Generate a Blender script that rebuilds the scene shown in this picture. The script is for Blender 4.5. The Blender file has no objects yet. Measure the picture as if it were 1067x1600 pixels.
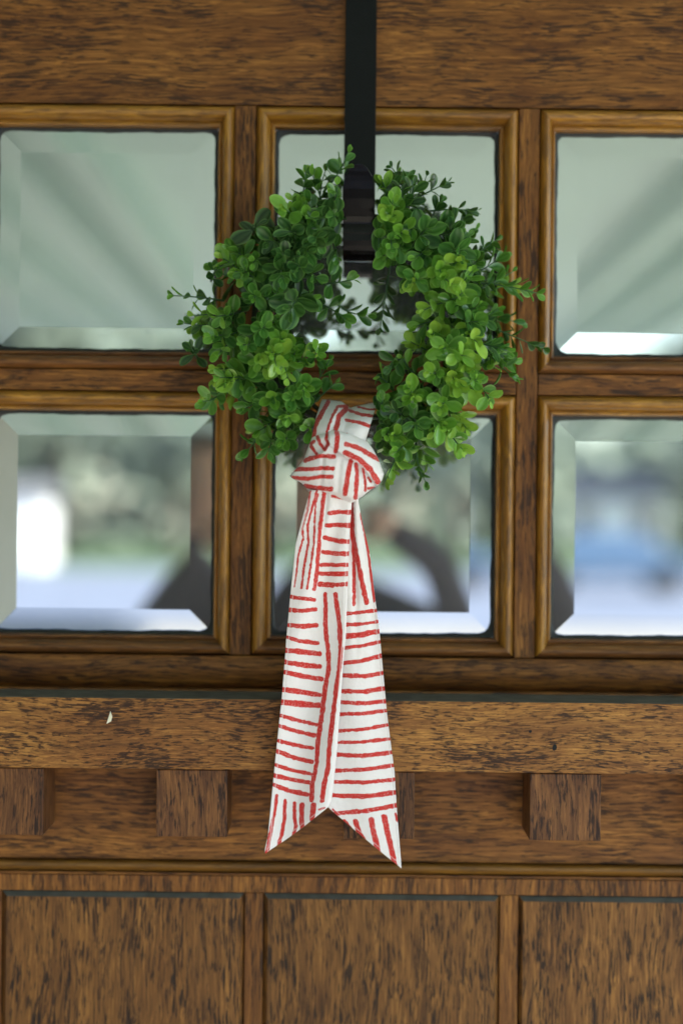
import bpy, bmesh, math, random
import numpy as np
from mathutils import Vector, Matrix

random.seed(7); np.random.seed(7)
SC = bpy.context.scene
COL = SC.collection
R = math.radians

# ---------------------------------------------------------------- camera, light
D0 = 1.25            # metres from the camera to the front of the shelf (y = 0)
S = 0.00055          # metres per photo pixel on that plane
H0 = 1.60            # eye height above the porch floor
ROLL = math.tan(R(0.6))

cam_d = bpy.data.cameras.new('camera'); cam = bpy.data.objects.new('camera', cam_d)
COL.objects.link(cam); SC.camera = cam
cam.location = (0, -D0, H0)
cam.rotation_euler = (Matrix.Rotation(R(90), 3, 'X') @ Matrix.Rotation(R(0.6), 3, 'Z')).to_euler()
cam_d.sensor_fit = 'VERTICAL'; cam_d.sensor_height = 36; cam_d.sensor_width = 24
cam_d.lens = (D0 / S) / 1600 * 36
cam_d.clip_start = 0.05; cam_d.clip_end = 500
cam_d.dof.use_dof = True
cam_d.dof.focus_distance = D0 - 0.026
cam_d.dof.aperture_fstop = 1.5

SUN_EL, SUN_ROT = R(34), R(70)
w = bpy.data.worlds.new('World'); SC.world = w; w.use_nodes = True
nt = w.node_tree
sky = nt.nodes.new('ShaderNodeTexSky'); sky.sky_type = 'NISHITA'; sky.sun_disc = False
sky.sun_elevation = SUN_EL; sky.sun_rotation = SUN_ROT
bg = nt.nodes['Background']; bg.inputs['Strength'].default_value = 0.14
nt.links.new(sky.outputs['Color'], bg.inputs['Color'])
sd = bpy.data.lights.new('sun', 'SUN'); sd.energy = 4.9; sd.angle = R(0.5); sd.color = (1.0, 0.95, 0.89)
sun = bpy.data.objects.new('sun', sd); COL.objects.link(sun)
sv = Vector((math.sin(SUN_ROT) * math.cos(SUN_EL), math.cos(SUN_ROT) * math.cos(SUN_EL), math.sin(SUN_EL)))
sun.rotation_euler = (-sv).to_track_quat('-Z', 'Y').to_euler(); sun.location = (2, 6, 8)
SC.view_settings.view_transform = 'Standard'; SC.view_settings.look = 'None'
SC.view_settings.gamma = 1.0; SC.view_settings.use_curve_mapping = False
SC.view_settings.exposure = 2.27
SC.cycles.use_denoising = True
SC.cycles.max_bounces = 10; SC.cycles.diffuse_bounces = 5; SC.cycles.glossy_bounces = 5
SC.cycles.caustics_reflective = False; SC.cycles.caustics_refractive = False
SC.cycles.sample_clamp_indirect = 12.0

# ---------------------------------------------------------------- helpers
def W(px, py, y):
    """photo pixel (already levelled) at depth y -> world"""
    k = S * (D0 + y) / D0
    return Vector(((px - 533.5) * k, y, H0 - (py - 800) * k))

def P(px, py, y):
    """raw photo pixel -> world (takes out the slight camera roll)"""
    return W(px + ROLL * (py - 800), py - ROLL * (px - 533.5), y)

def tag(o, label=None, cat=None, group=None, kind=None):
    if label: o['label'] = label
    if cat: o['category'] = cat
    if group: o['group'] = group
    if kind: o['kind'] = kind
    return o

def empty(name, loc=(0, 0, 0)):
    o = bpy.data.objects.new(name, None); COL.objects.link(o); o.location = loc
    o.empty_display_size = 0.02
    return o

def wloc(o):
    v = Vector(o.location)
    while o.parent: o = o.parent; v = v + Vector(o.location)
    return v

def add(name, verts, faces, mat, parent=None, smooth=False, origin=None, mats=None, fmat=None):
    """world-space geometry -> one object, origin at the middle of its box (or given)"""
    V = np.array([tuple(v) for v in verts], dtype=float)
    if origin is None: origin = (V.min(0) + V.max(0)) / 2
    origin = np.array(tuple(origin), dtype=float)
    me = bpy.data.meshes.new(name)
    me.from_pydata((V - origin).tolist(), [], [tuple(f) for f in faces]); me.update()
    if smooth: me.polygons.foreach_set('use_smooth', [True] * len(me.polygons))
    for m in (mats or [mat]): me.materials.append(m)
    if fmat is not None: me.polygons.foreach_set('material_index', fmat)
    o = bpy.data.objects.new(name, me); COL.objects.link(o)
    if parent:
        o.parent = parent; o.location = Vector(origin) - wloc(parent)
    else: o.location = Vector(origin)
    return o

def fix_normals(o):
    bm = bmesh.new(); bm.from_mesh(o.data); bmesh.ops.recalc_face_normals(bm, faces=bm.faces)
    bm.to_mesh(o.data); bm.free()

def box_geo(a, b):
    (x0, y0, z0), (x1, y1, z1) = a, b
    v = [(x0, y0, z0), (x1, y0, z0), (x1, y1, z0), (x0, y1, z0), (x0, y0, z1), (x1, y0, z1), (x1, y1, z1), (x0, y1, z1)]
    f = [(0, 3, 2, 1), (4, 5, 6, 7), (0, 1, 5, 4), (1, 2, 6, 5), (2, 3, 7, 6), (3, 0, 4, 7)]
    return v, f

def box(name, a, b, mat, parent=None, bev=0.0, seg=2):
    v, f = box_geo(a, b)
    o = add(name, v, f, mat, parent)
    if bev:
        bm = bmesh.new(); bm.from_mesh(o.data)
        bmesh.ops.bevel(bm, geom=list(bm.edges), offset=bev, segments=seg, profile=0.5, affect='EDGES')
        bm.to_mesh(o.data); bm.free()
    return o

def merge(parts):
    V, F = [], []
    for v, f in parts:
        n = len(V); V += [tuple(p) for p in v]; F += [tuple(i + n for i in q) for q in f]
    return V, F

def tube_geo(pts, rad, seg=6):
    pts = [Vector(p) for p in pts]
    V, F = [], []
    up = Vector((0.31, 0.2, 0.93))
    for i, p in enumerate(pts):
        t = (pts[min(i + 1, len(pts) - 1)] - pts[max(i - 1, 0)]).normalized()
        a = t.cross(up)
        if a.length < 1e-4: a = t.cross(Vector((1, 0, 0)))
        a.normalize(); b = t.cross(a)
        r = rad[i] if hasattr(rad, '__len__') else rad
        for k in range(seg):
            an = 2 * math.pi * k / seg
            V.append(p + (a * math.cos(an) + b * math.sin(an)) * r)
    for i in range(len(pts) - 1):
        for k in range(seg):
            F.append((i * seg + k, i * seg + (k + 1) % seg, (i + 1) * seg + (k + 1) % seg, (i + 1) * seg + k))
    F.append(tuple(range(seg))[::-1]); F.append(tuple((len(pts) - 1) * seg + k for k in range(seg)))
    return V, F

# ---------------------------------------------------------------- materials
def nmat(name):
    m = bpy.data.materials.new(name); m.use_nodes = True
    t = m.node_tree; t.nodes.clear()
    out = t.nodes.new('ShaderNodeOutputMaterial')
    b = t.nodes.new('ShaderNodeBsdfPrincipled'); t.links.new(b.outputs[0], out.inputs[0])
    return m, t, b

def node(t, kind, **kw):
    n = t.nodes.new(kind)
    for k, v in kw.items():
        if k in n.inputs.keys(): n.inputs[k].default_value = v
        else: setattr(n, k, v)
    return n

def math_n(t, op, a, b=None, clamp=False):
    n = t.nodes.new('ShaderNodeMath'); n.operation = op; n.use_clamp = clamp
    for i, x in enumerate((a, b)):
        if x is None: continue
        if isinstance(x, (int, float)): n.inputs[i].default_value = x
        else: t.links.new(x, n.inputs[i])
    return n.outputs[0]

def maprange(t, x, a, b, c=0.0, d=1.0, smooth=False):
    n = t.nodes.new('ShaderNodeMapRange'); n.interpolation_type = 'SMOOTHSTEP' if smooth else 'LINEAR'
    t.links.new(x, n.inputs['Value'])
    for k, v in zip(('From Min', 'From Max', 'To Min', 'To Max'), (a, b, c, d)): n.inputs[k].default_value = v
    return n.outputs[0]

def mixc(t, f, a, b, mode='MIX'):
    n = t.nodes.new('ShaderNodeMix'); n.data_type = 'RGBA'; n.blend_type = mode
    if isinstance(f, (int, float)): n.inputs['Factor'].default_value = f
    else: t.links.new(f, n.inputs['Factor'])
    for i, c in ((6, a), (7, b)):
        if isinstance(c, tuple): n.inputs[i].default_value = (*c, 1)
        else: t.links.new(c, n.inputs[i])
    return n.outputs[2]

def wood(name, axis, light, mid, dark, fleck=1.0, rough=0.46, coat=0.0, fig=1.0, ln=1.0, sc=1.15):
    """stained hardwood: long soft figure, short dark pores along the grain"""
    m, t, b = nmat(name)
    tc = node(t, 'ShaderNodeTexCoord'); oi = node(t, 'ShaderNodeObjectInfo')
    off = t.nodes.new('ShaderNodeVectorMath'); off.operation = 'SCALE'
    cmb = t.nodes.new('ShaderNodeCombineXYZ')
    for i, k in enumerate((7.3, 3.1, 11.7)): t.links.new(math_n(t, 'MULTIPLY', oi.outputs['Random'], k), cmb.inputs[i])
    ad = t.nodes.new('ShaderNodeVectorMath'); ad.operation = 'ADD'
    t.links.new(tc.outputs['Object'], ad.inputs[0]); t.links.new(cmb.outputs[0], ad.inputs[1])
    t.nodes.remove(off)
    # slow wander of the grain
    wn = node(t, 'ShaderNodeTexNoise', Scale=8.0, Detail=2.0); t.links.new(ad.outputs[0], wn.inputs['Vector'])
    sub = t.nodes.new('ShaderNodeVectorMath'); sub.operation = 'MULTIPLY_ADD'
    t.links.new(wn.outputs['Color'], sub.inputs[0])
    amp = 0.016
    sub.inputs[1].default_value = (amp, amp, amp); t.links.new(ad.outputs[0], sub.inputs[2])
    def coords(along, across):
        v = t.nodes.new('ShaderNodeVectorMath'); v.operation = 'MULTIPLY'
        t.links.new(sub.outputs[0], v.inputs[0])
        v.inputs[1].default_value = (along, across, across) if axis == 'X' else (across, across, along)
        return v.outputs[0]
    def noise(along, across, detail=2.0, rough=0.55, dist=0.0):
        if across > 100: along, across = along * sc, across * sc
        n = node(t, 'ShaderNodeTexNoise', Scale=1.0, Detail=detail, Roughness=rough, Distortion=dist)
        t.links.new(coords(along, across), n.inputs['Vector']); return n.outputs['Fac']
    big = noise(5.0, 24, 3.0, 0.6, 0.8)
    band = noise(8, 170, 4.0, 0.70, 0.4)
    fine = noise(20 / ln, 560, 3.0, 0.65)
    pore = noise(40 / ln, 480, 4.0, 0.62, 0.35)
    pore2 = noise(15 / ln, 230, 4.0, 0.70, 0.5)
    blotch = noise(15, 40, 3.0, 0.6, 0.9)
    half = tuple(0.5 * x + 0.5 * y for x, y in zip(mid, dark))
    c = mixc(t, maprange(t, big, 0.34, 0.66), mid, light)
    c = mixc(t, math_n(t, 'MULTIPLY', maprange(t, band, 0.40, 0.66), 0.85 * fig), c, half)
    c = mixc(t, math_n(t, 'MULTIPLY', maprange(t, fine, 0.36, 0.66), 0.78), c, half)
    c = mixc(t, math_n(t, 'MULTIPLY', maprange(t, fine, 0.46, 0.30), 0.35), c, tuple(1.25 * x for x in light))
    th = math_n(t, 'ADD', pore, math_n(t, 'MULTIPLY', math_n(t, 'SUBTRACT', blotch, 0.5), 0.50))
    c = mixc(t, math_n(t, 'MULTIPLY', maprange(t, th, 0.51, 0.60), 0.80 * fleck, True), c, dark)
    th2 = math_n(t, 'ADD', pore2, math_n(t, 'MULTIPLY', math_n(t, 'SUBTRACT', big, 0.5), -0.45))
    c = mixc(t, math_n(t, 'MULTIPLY', maprange(t, th2, 0.53, 0.72), 0.50 * fleck, True), c, dark)
    streak = noise(2.2, 70, 2.0, 0.5, 0.4)
    c = mixc(t, math_n(t, 'MULTIPLY', maprange(t, streak, 0.56, 0.72), 0.45 * fig), c, half)
    bright_ = t.nodes.new('ShaderNodeHueSaturation'); t.links.new(c, bright_.inputs['Color'])
    t.links.new(math_n(t, 'ADD', math_n(t, 'MULTIPLY', oi.outputs['Random'], 0.22), 0.98), bright_.inputs['Value'])
    bright_.inputs['Saturation'].default_value = 1.03
    c = bright_.outputs['Color']
    t.links.new(c, b.inputs['Base Color'])
    b.inputs['Roughness'].default_value = rough
    t.links.new(maprange(t, fine, 0.3, 0.7, rough - 0.06, rough + 0.12), b.inputs['Roughness'])
    b.inputs['Specular IOR Level'].default_value = 0.24
    b.inputs['Coat Weight'].default_value = coat; b.inputs['Coat Roughness'].default_value = 0.28
    bp = node(t, 'ShaderNodeBump', Strength=0.35, Distance=0.0006)
    t.links.new(math_n(t, 'SUBTRACT', fine, maprange(t, th, 0.53, 0.63)), bp.inputs['Height'])
    t.links.new(bp.outputs[0], b.inputs['Normal'])
    return m

LT, MD, DK = (0.400, 0.176, 0.047), (0.205, 0.077, 0.021), (0.017, 0.0085, 0.007)
WX = wood('stained_wood_horizontal', 'X', LT, MD, DK)
WZ = wood('stained_wood_vertical', 'Z', LT, MD, DK)
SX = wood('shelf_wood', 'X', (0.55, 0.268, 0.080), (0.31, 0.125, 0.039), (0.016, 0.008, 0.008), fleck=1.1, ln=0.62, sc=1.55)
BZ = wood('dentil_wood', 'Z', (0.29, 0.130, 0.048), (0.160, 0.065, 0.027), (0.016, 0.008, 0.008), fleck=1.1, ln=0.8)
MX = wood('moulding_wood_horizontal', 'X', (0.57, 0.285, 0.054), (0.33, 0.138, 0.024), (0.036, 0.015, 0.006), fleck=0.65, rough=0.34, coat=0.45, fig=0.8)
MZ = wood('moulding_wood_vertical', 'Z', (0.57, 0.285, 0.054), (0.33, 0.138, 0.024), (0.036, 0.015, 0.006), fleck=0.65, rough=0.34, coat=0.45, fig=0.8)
PZ = wood('panel_wood', 'Z', (0.36, 0.168, 0.050), (0.185, 0.077, 0.024), (0.016, 0.009, 0.007), fleck=1.2, ln=1.1, sc=1.3)

MB = wood('lower_moulding_shaded', 'X', (0.33, 0.148, 0.046), (0.19, 0.074, 0.023), (0.022, 0.010, 0.007), fleck=0.7, rough=0.40, coat=0.15)  # browner copy for bottom mouldings, their dimmer light put into the colour
BD = wood('bead_wood_shaded', 'X', (0.27, 0.130, 0.026), (0.18, 0.080, 0.016), (0.04, 0.02, 0.008), fleck=0.5, rough=0.4, coat=0.2, fig=0.6)  # bead wood darkened, its shading put into the colour
def plain(name, col, rough=0.6, spec=0.4, var=0.15, scale=30, bump=0.0):
    m, t, b = nmat(name)
    tc = node(t, 'ShaderNodeTexCoord'); n = node(t, 'ShaderNodeTexNoise', Scale=scale, Detail=4.0)
    t.links.new(tc.outputs['Object'], n.inputs['Vector'])
    c = mixc(t, maprange(t, n.outputs['Fac'], 0.3, 0.7), tuple(x * (1 - var) for x in col), tuple(min(1, x * (1 + var)) for x in col))
    t.links.new(c, b.inputs['Base Color']); b.inputs['Roughness'].default_value = rough
    b.inputs['Specular IOR Level'].default_value = spec
    if bump:
        bp = node(t, 'ShaderNodeBump', Strength=0.4, Distance=bump); t.links.new(n.outputs['Fac'], bp.inputs['Height'])
        t.links.new(bp.outputs[0], b.inputs['Normal'])
    return m

SEAL = plain('black_glazing_putty', (0.012, 0.014, 0.014), 0.42, 0.4, 0.4, 300, 0.0008)
COREM = plain('door_core_dark', (0.03, 0.018, 0.012), 0.8)
IRON = plain('black_enamel', (0.005, 0.0055, 0.006), 0.36, 0.16, 0.15, 120, 0.0001)
GLOSS = plain('gloss_black_enamel', (0.003, 0.003, 0.0034), 0.15, 0.2, 0.15, 90, 0.0001)
LEDGE = plain('grey_ledge', (0.105, 0.105, 0.092), 0.75, 0.25, 0.25, 60)  # grey for the shelf's top face and the panels' top chamfers
FLECK = plain('bare_pale_wood', (0.75, 0.70, 0.55), 0.7)
HOLE = plain('nail_hole_dark', (0.012, 0.012, 0.014), 0.9)

# bevelled glass with a reflective film: the grey base colour paints in veiling glare
GLASS, t, b = nmat('reflective_glass')
b.inputs['Base Color'].default_value = (0.135, 0.132, 0.145, 1)
b.inputs['Roughness'].default_value = 0.02
g = node(t, 'ShaderNodeBsdfGlossy', Roughness=0.012); g.inputs['Color'].default_value = (0.95, 1.0, 0.99, 1)
mx = node(t, 'ShaderNodeMixShader'); mx.inputs[0].default_value = 0.52
t.links.new(b.outputs[0], mx.inputs[1]); t.links.new(g.outputs[0], mx.inputs[2])
t.links.new(mx.outputs[0], [n for n in t.nodes if n.type == 'OUTPUT_MATERIAL'][0].inputs[0])

# printed linen: the red comes from the stroke distance stored on the cloth
CLOTH, t, b = nmat('printed_linen')
at = node(t, 'ShaderNodeAttribute', attribute_name='print'); ed = node(t, 'ShaderNodeAttribute', attribute_name='stitch')
tc = node(t, 'ShaderNodeTexCoord')
n1 = node(t, 'ShaderNodeTexNoise', Scale=900.0, Detail=2.0); n2 = node(t, 'ShaderNodeTexNoise', Scale=260.0, Detail=2.0)
n3 = node(t, 'ShaderNodeTexNoise', Scale=1500.0, Detail=1.0)
for n in (n1, n2, n3): t.links.new(tc.outputs['Object'], n.inputs['Vector'])
d = math_n(t, 'ADD', at.outputs['Fac'], math_n(t, 'MULTIPLY', math_n(t, 'SUBTRACT', n1.outputs['Fac'], 0.5), 2.2))
d = math_n(t, 'ADD', d, math_n(t, 'MULTIPLY', math_n(t, 'SUBTRACT', n2.outputs['Fac'], 0.5), 3.2))
f = maprange(t, d, -0.35, 0.35, 1.0, 0.0, True)
dry = maprange(t, n3.outputs['Fac'], 0.62, 0.70, 1.0, 0.35)
f = math_n(t, 'MULTIPLY', f, dry)
f = math_n(t, 'MULTIPLY', f, maprange(t, ed.outputs['Fac'], 0.3, 0.9, 1.0, 0.35))
red = mixc(t, n2.outputs['Fac'], (0.60, 0.026, 0.022), (0.52, 0.038, 0.030))
wht = mixc(t, n2.outputs['Fac'], (0.81, 0.755, 0.78), (0.85, 0.80, 0.82))
t.links.new(mixc(t, f, wht, red), b.inputs['Base Color'])
b.inputs['Roughness'].default_value = 0.85; b.inputs['Specular IOR Level'].default_value = 0.15
b.inputs['Sheen Weight'].default_value = 0.15
nb = node(t, 'ShaderNodeTexNoise', Scale=55.0, Detail=4.0, Roughness=0.6); t.links.new(tc.outputs['Object'], nb.inputs['Vector'])
hh = math_n(t, 'ADD', nb.outputs['Fac'], math_n(t, 'MULTIPLY', n3.outputs['Fac'], 0.05))
hh = math_n(t, 'SUBTRACT', hh, math_n(t, 'MULTIPLY', ed.outputs['Fac'], 0.12))
bp = node(t, 'ShaderNodeBump', Strength=0.45, Distance=0.005); t.links.new(hh, bp.inputs['Height']); t.links.new(bp.outputs[0], b.inputs['Normal'])

# artificial box leaves: tint = age of the leaf, rim = pale moulded edge, vein = midrib
LEAF, t, b = nmat('box_leaf')
ti = node(t, 'ShaderNodeAttribute', attribute_name='tint'); ri = node(t, 'ShaderNodeAttribute', attribute_name='rim')
cr = node(t, 'ShaderNodeValToRGB'); t.links.new(ti.outputs['Fac'], cr.inputs['Fac'])
els = cr.color_ramp.elements
els[0].position = 0.0; els[0].color = (0.007, 0.032, 0.014, 1)
els[1].position = 1.0; els[1].color = (0.400, 0.640, 0.075, 1)
for p, c in ((0.25, (0.016, 0.072, 0.020, 1)), (0.5, (0.050, 0.180, 0.024, 1)), (0.75, (0.165, 0.390, 0.036, 1))):
    e = els.new(p); e.color = c
tc = node(t, 'ShaderNodeTexCoord'); n = node(t, 'ShaderNodeTexNoise', Scale=160.0, Detail=2.0); t.links.new(tc.outputs['Object'], n.inputs['Vector'])
c = mixc(t, math_n(t, 'MULTIPLY', maprange(t, n.outputs['Fac'], 0.35, 0.7), 0.25), cr.outputs['Color'], (0.02, 0.08, 0.025))
c2 = mixc(t, 0.6, c, (0.24, 0.46, 0.12))
c = mixc(t, math_n(t, 'MULTIPLY', ri.outputs['Fac'], 0.9), c, c2)
t.links.new(c, b.inputs['Base Color']); b.inputs['Roughness'].default_value = 0.26
b.inputs['Specular IOR Level'].default_value = 0.5
tr = node(t, 'ShaderNodeBsdfTranslucent'); t.links.new(mixc(t, 0.6, c, (0.25, 0.50, 0.04)), tr.inputs['Color'])
mx = node(t, 'ShaderNodeMixShader'); mx.inputs[0].default_value = 0.15
t.links.new(b.outputs[0], mx.inputs[1]); t.links.new(tr.outputs[0], mx.inputs[2])
t.links.new(mx.outputs[0], [q for q in t.nodes if q.type == 'OUTPUT_MATERIAL'][0].inputs[0])
STEM = plain('green_plastic_stem', (0.05, 0.13, 0.045), 0.5)
TWIG = plain('twig_ring', (0.035, 0.045, 0.02), 0.7)

# ---------------------------------------------------------------- door
YF = 0.055           # face of rails and stiles
door = empty('front_door', (0, 0.09, 0))
tag(door, 'stained brown wooden front door with six bevelled panes and a dentil shelf', 'door')

def wbox(name, x0, x1, y0, y1, d0, d1, mat, bev=0.0009, parent=None):
    """box from levelled pixel edges measured on its front face (depth d0)"""
    a = W(x0, y1, d0); c = W(x1, y0, d0)
    return box(name, (a.x, d0, a.z), (c.x, d1, c.z), mat, parent or door, bev)

def strip(name, prof, x0, x1, mat, parent=None, smooth=True):
    """moulding running left-right: prof = [(py, depth)...], px ends"""
    V, F = [], []
    for py, dy in prof:
        V += [W(x0, py, dy), W(x1, py, dy)]
    xa = W(x0, 0, prof[0][1]).x; xb = W(x1, 0, prof[0][1]).x
    V = [Vector((xa if i % 2 == 0 else xb, v.y, v.z)) for i, v in enumerate(V)]
    for i in range(len(prof) - 1): F.append((2 * i, 2 * i + 2, 2 * i + 3, 2 * i + 1))
    return add(name, V, F, mat, parent or door, smooth)

XL, XR = -250, 1450      # outer edges of the door in levelled pixels
wbox('core', XL, XR, -90, 3590, 0.0885, 0.108, COREM, 0)
# rails and stiles round the six lights
wbox('top_rail', XL + 205, XR - 208, -90, 165.5, YF, 0.0875, WX)
wbox('outer_stile', XL, XL + 204, -90, 1025, YF, 0.0875, WZ)
wbox('outer_stile', XR - 207, XR, -90, 1025, YF, 0.0875, WZ)
wbox('glazing_stile', 361.0, 394.0, 166.5, 1025, YF, 0.0875, WZ)
wbox('glazing_stile', 804.5, 837.0, 166.5, 1025, YF, 0.0875, WZ)
COLS = [(-45, 360, -14, 335.5), (395, 803.5, 424, 774), (838, 1242, 861, 1211)]
ROWS = [(167, 580, 201, 553), (615, 1024, 645, 995)]
for (o0, o1, i0, i1) in COLS:
    wbox('glazing_bar', o0, o1, 581.0, 614.0, YF, 0.0875, WX)

PROF = [(0.0, 0.0028), (0.02, 0.0020), (0.045, 0.0002), (0.09, -0.0016), (0.17, -0.0036), (0.30, -0.0050), (0.44, -0.0044),
        (0.57, -0.0020), (0.67, 0.0014), (0.735, 0.0050), (0.765, 0.0072), (0.78, 0.0072), (0.80, 0.0066), (0.84, 0.0060),
        (0.95, 0.0064), (0.985, 0.0074), (1.0, 0.0095), (1.0, 0.019)]
GY = 0.0715
for (o0, o1, i0, i1) in COLS:
    for (p0, p1, q0, q1) in ROWS:
        oa, ob = W(o0, p0, YF), W(o1, p1, YF)
        ia, ib = W(i0, q0, YF + 0.009), W(i1, q1, YF + 0.009)
        sides = {'top': [], 'bottom': [], 'left': [], 'right': []}
        for fr, dy in PROF:
            xa = oa.x + (ia.x - oa.x) * fr; xb = ob.x + (ib.x - ob.x) * fr
            za = oa.z + (ia.z - oa.z) * fr; zb = ob.z + (ib.z - ob.z) * fr
            g_ = 0.00012
            y = YF + dy
            sides['top'].append(((xa + g_, y, za), (xb - g_, y, za)))
            sides['bottom'].append(((xb - g_, y, zb), (xa + g_, y, zb)))
            sides['left'].append(((xa, y, zb + g_), (xa, y, za - g_)))
            sides['right'].append(((xb, y, za - g_), (xb, y, zb + g_)))
        for k, pr in sides.items():
            V = [p for q in pr for p in q]
            F = [(2 * i, 2 * i + 1, 2 * i + 3, 2 * i + 2) for i in range(len(pr) - 1)]
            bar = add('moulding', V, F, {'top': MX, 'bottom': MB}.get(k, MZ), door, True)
        # bevelled pane
        bw = 0.0245; drop = 0.0005 if p0 < 400 else 0.0017
        x0, x1, z1, z0 = ia.x - 0.002, ib.x + 0.002, ia.z + 0.002, ib.z - 0.002
        rng = random.Random(int(o0 * 7 + p0))
        tx, tz = rng.uniform(-0.0005, 0.0005), rng.uniform(-0.0004, 0.0004)
        V = []
        for ins, dep in ((0, drop), (bw, 0.0)):
            for (sx, sz) in ((x0 + ins, z0 + ins), (x1 - ins, z0 + ins), (x1 - ins, z1 - ins), (x0 + ins, z1 - ins)):
                V.append((sx, GY + dep, sz))
        F = [(4, 5, 6, 7), (0, 1, 5, 4), (1, 2, 6, 5), (2, 3, 7, 6), (3, 0, 4, 7)]
        pane = add('glass_pane', V, F, GLASS, door)
        # black putty line round the glass, wavering, rounded into the corners
        nseg = 44; V = []; F = []
        rx0, rx1, rz0, rz1 = ia.x - 0.0005, ib.x + 0.0005, ib.z - 0.0005, ia.z + 0.0005
        cx, cz = (rx0 + rx1) / 2, (rz0 + rz1) / 2; hx, hz = (rx1 - rx0) / 2, (rz1 - rz0) / 2
        N = nseg * 4
        ph = [rng.uniform(0, 6.28) for _ in range(8)]
        for i in range(N):
            a = 2 * math.pi * (i + 0.5) / N
            ca, sa = math.cos(a), math.sin(a)
            m = max(abs(ca), abs(sa)); ux, uz = ca / m, sa / m
            wob = 0.0004 * math.sin(5 * a + ph[0]) + 0.0003 * math.sin(13 * a + ph[1]) + 0.00022 * math.sin(31 * a + ph[2]) + 0.00015 * math.sin(57 * a + ph[3])
            V.append((cx + ux * hx, GY - 0.0016 + drop, cz + uz * hz))
            ins = 0.0036 + 0.8 * wob
            rr = 0.0075 + 0.003 * math.sin(2 * a + ph[4])
            ex, ez = hx - ins, hz - ins
            qx, qz = ux * ex, uz * ez
            dx, dz = abs(qx) - (ex - rr), abs(qz) - (ez - rr)
            if dx > 0 and dz > 0:
                l = math.hypot(dx, dz)
                if l > 1e-9:
                    qx = math.copysign(ex - rr + dx / l * min(l, rr), qx); qz = math.copysign(ez - rr + dz / l * min(l, rr), qz)
            V.append((cx + qx, GY + drop - 0.0012, cz + qz))
            V.append((cx + qx * 0.992, GY + drop + 0.0006, cz + qz * 0.992))
        for i in range(N):
            j = (i + 1) % N
            F.append((3 * i, 3 * i + 1, 3 * j + 1, 3 * j)); F.append((3 * i + 1, 3 * i + 2, 3 * j + 2, 3 * j + 1))
        put = add('putty_line', V, F, SEAL, pane, True)

# rail under the lights, its lower edge rolling back above the shelf
strip('rounded_rail', [(1025.5, YF + 0.006), (1026.0, YF + 0.0012), (1028.0, YF), (1046, YF), (1056, YF + 0.0008), (1064, YF + 0.0028), (1071, YF + 0.006), (1076, YF + 0.0105), (1078, YF + 0.016), (1078, YF + 0.03)], XL, XR, WX)
# shelf with its dentil blocks
a = W(XL + 60, 1204.8, 0.0); c = W(XR - 60, 1094.0, 0.0)
shelf = box('dentil_shelf', (a.x, 0.0, a.z), (c.x, 0.082, c.z), SX, door, 0.0009)
shelf.data.materials.append(LEDGE)
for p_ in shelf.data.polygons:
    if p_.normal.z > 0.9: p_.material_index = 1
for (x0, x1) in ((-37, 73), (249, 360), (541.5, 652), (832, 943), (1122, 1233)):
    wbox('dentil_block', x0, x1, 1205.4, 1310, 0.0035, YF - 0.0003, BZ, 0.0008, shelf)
v0 = P(172, 1122, -0.0004)
add('bare_chip', [v0 + Vector((x * S, dy, z * S)) for x, z, dy in ((-5, -9, 0), (2, -5, 0), (4, 2, 0), (1, 11, 0), (-1, 3, -0.0006))],
    [(0, 1, 4), (1, 2, 4), (2, 3, 4), (3, 0, 4)], FLECK, shelf)
for (hx_, hy_, r_) in ((828, 1143, 2.6), (866, 1168, 4.0)):
    v0 = P(hx_, hy_, -0.0003); V = []
    for k in range(10):
        an = k * 0.628; q = r_ * S * (1 + 0.18 * math.sin(2 * an + 1))
        V.append(v0 + Vector((q * math.cos(an) * 0.8, 0, q * math.sin(an) * (1.5 if r_ > 3 else 1))))
    add('nail_hole', V, [tuple(range(10))[::-1]], HOLE, shelf)
wbox('lock_rail', XL, XR, 1079, 1346, YF, 0.0875, WX)
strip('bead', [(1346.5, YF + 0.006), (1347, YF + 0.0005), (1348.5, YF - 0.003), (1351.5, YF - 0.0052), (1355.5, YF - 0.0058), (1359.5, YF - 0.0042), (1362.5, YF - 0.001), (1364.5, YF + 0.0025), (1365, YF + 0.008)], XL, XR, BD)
wbox('bead_fillet', XL, XR, 1366, 1370.0, YF - 0.0012, 0.0875, WX, 0.0005)
YP = YF + 0.0015
wbox('panel_rail', XL, XR, 1370.6, 1396, YP, 0.0875, WZ, 0.0006)
PANELS = [(-370 + 9, 388 - 400 + 2), (11, 388), (419, 786), (817, 1192), (1223, 1600)]
prev = None
for (x0, x1) in PANELS:
    x0c, x1c = max(x0, XL + 6), min(x1, XR - 6)
    if x1c - x0c < 40: continue
    ch = 6.5
    zb = 3100
    f0, f1, ft, fb = x0c + ch, x1c - ch, 1405.5, zb - 12
    V = [W(x0c, 1396.5, YP + 0.0030), W(x1c, 1396.5, YP + 0.0030), W(x1c, zb, YP + 0.0030), W(x0c, zb, YP + 0.0030),
         W(f0, ft, YP - 0.0022), W(f1, ft, YP - 0.0022), W(f1, fb, YP - 0.0022), W(f0, fb, YP - 0.0022)]
    F = [(4, 7, 6, 5), (0, 4, 5, 1), (1, 5, 6, 2), (2, 6, 7, 3), (3, 7, 4, 0)]
    add('raised_panel', V, F, PZ, door, mats=[PZ, LEDGE], fmat=[0, 1, 0, 0, 0])
    if prev is not None:
        wbox('panel_stile', prev + 1.2, x0c - 1.2, 1396.4, zb, YP, 0.0875, WZ, 0.0006)
    prev = x1c
wbox('bottom_rail', XL, XR, 3101, 3590, YP, 0.0875, WX)

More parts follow.
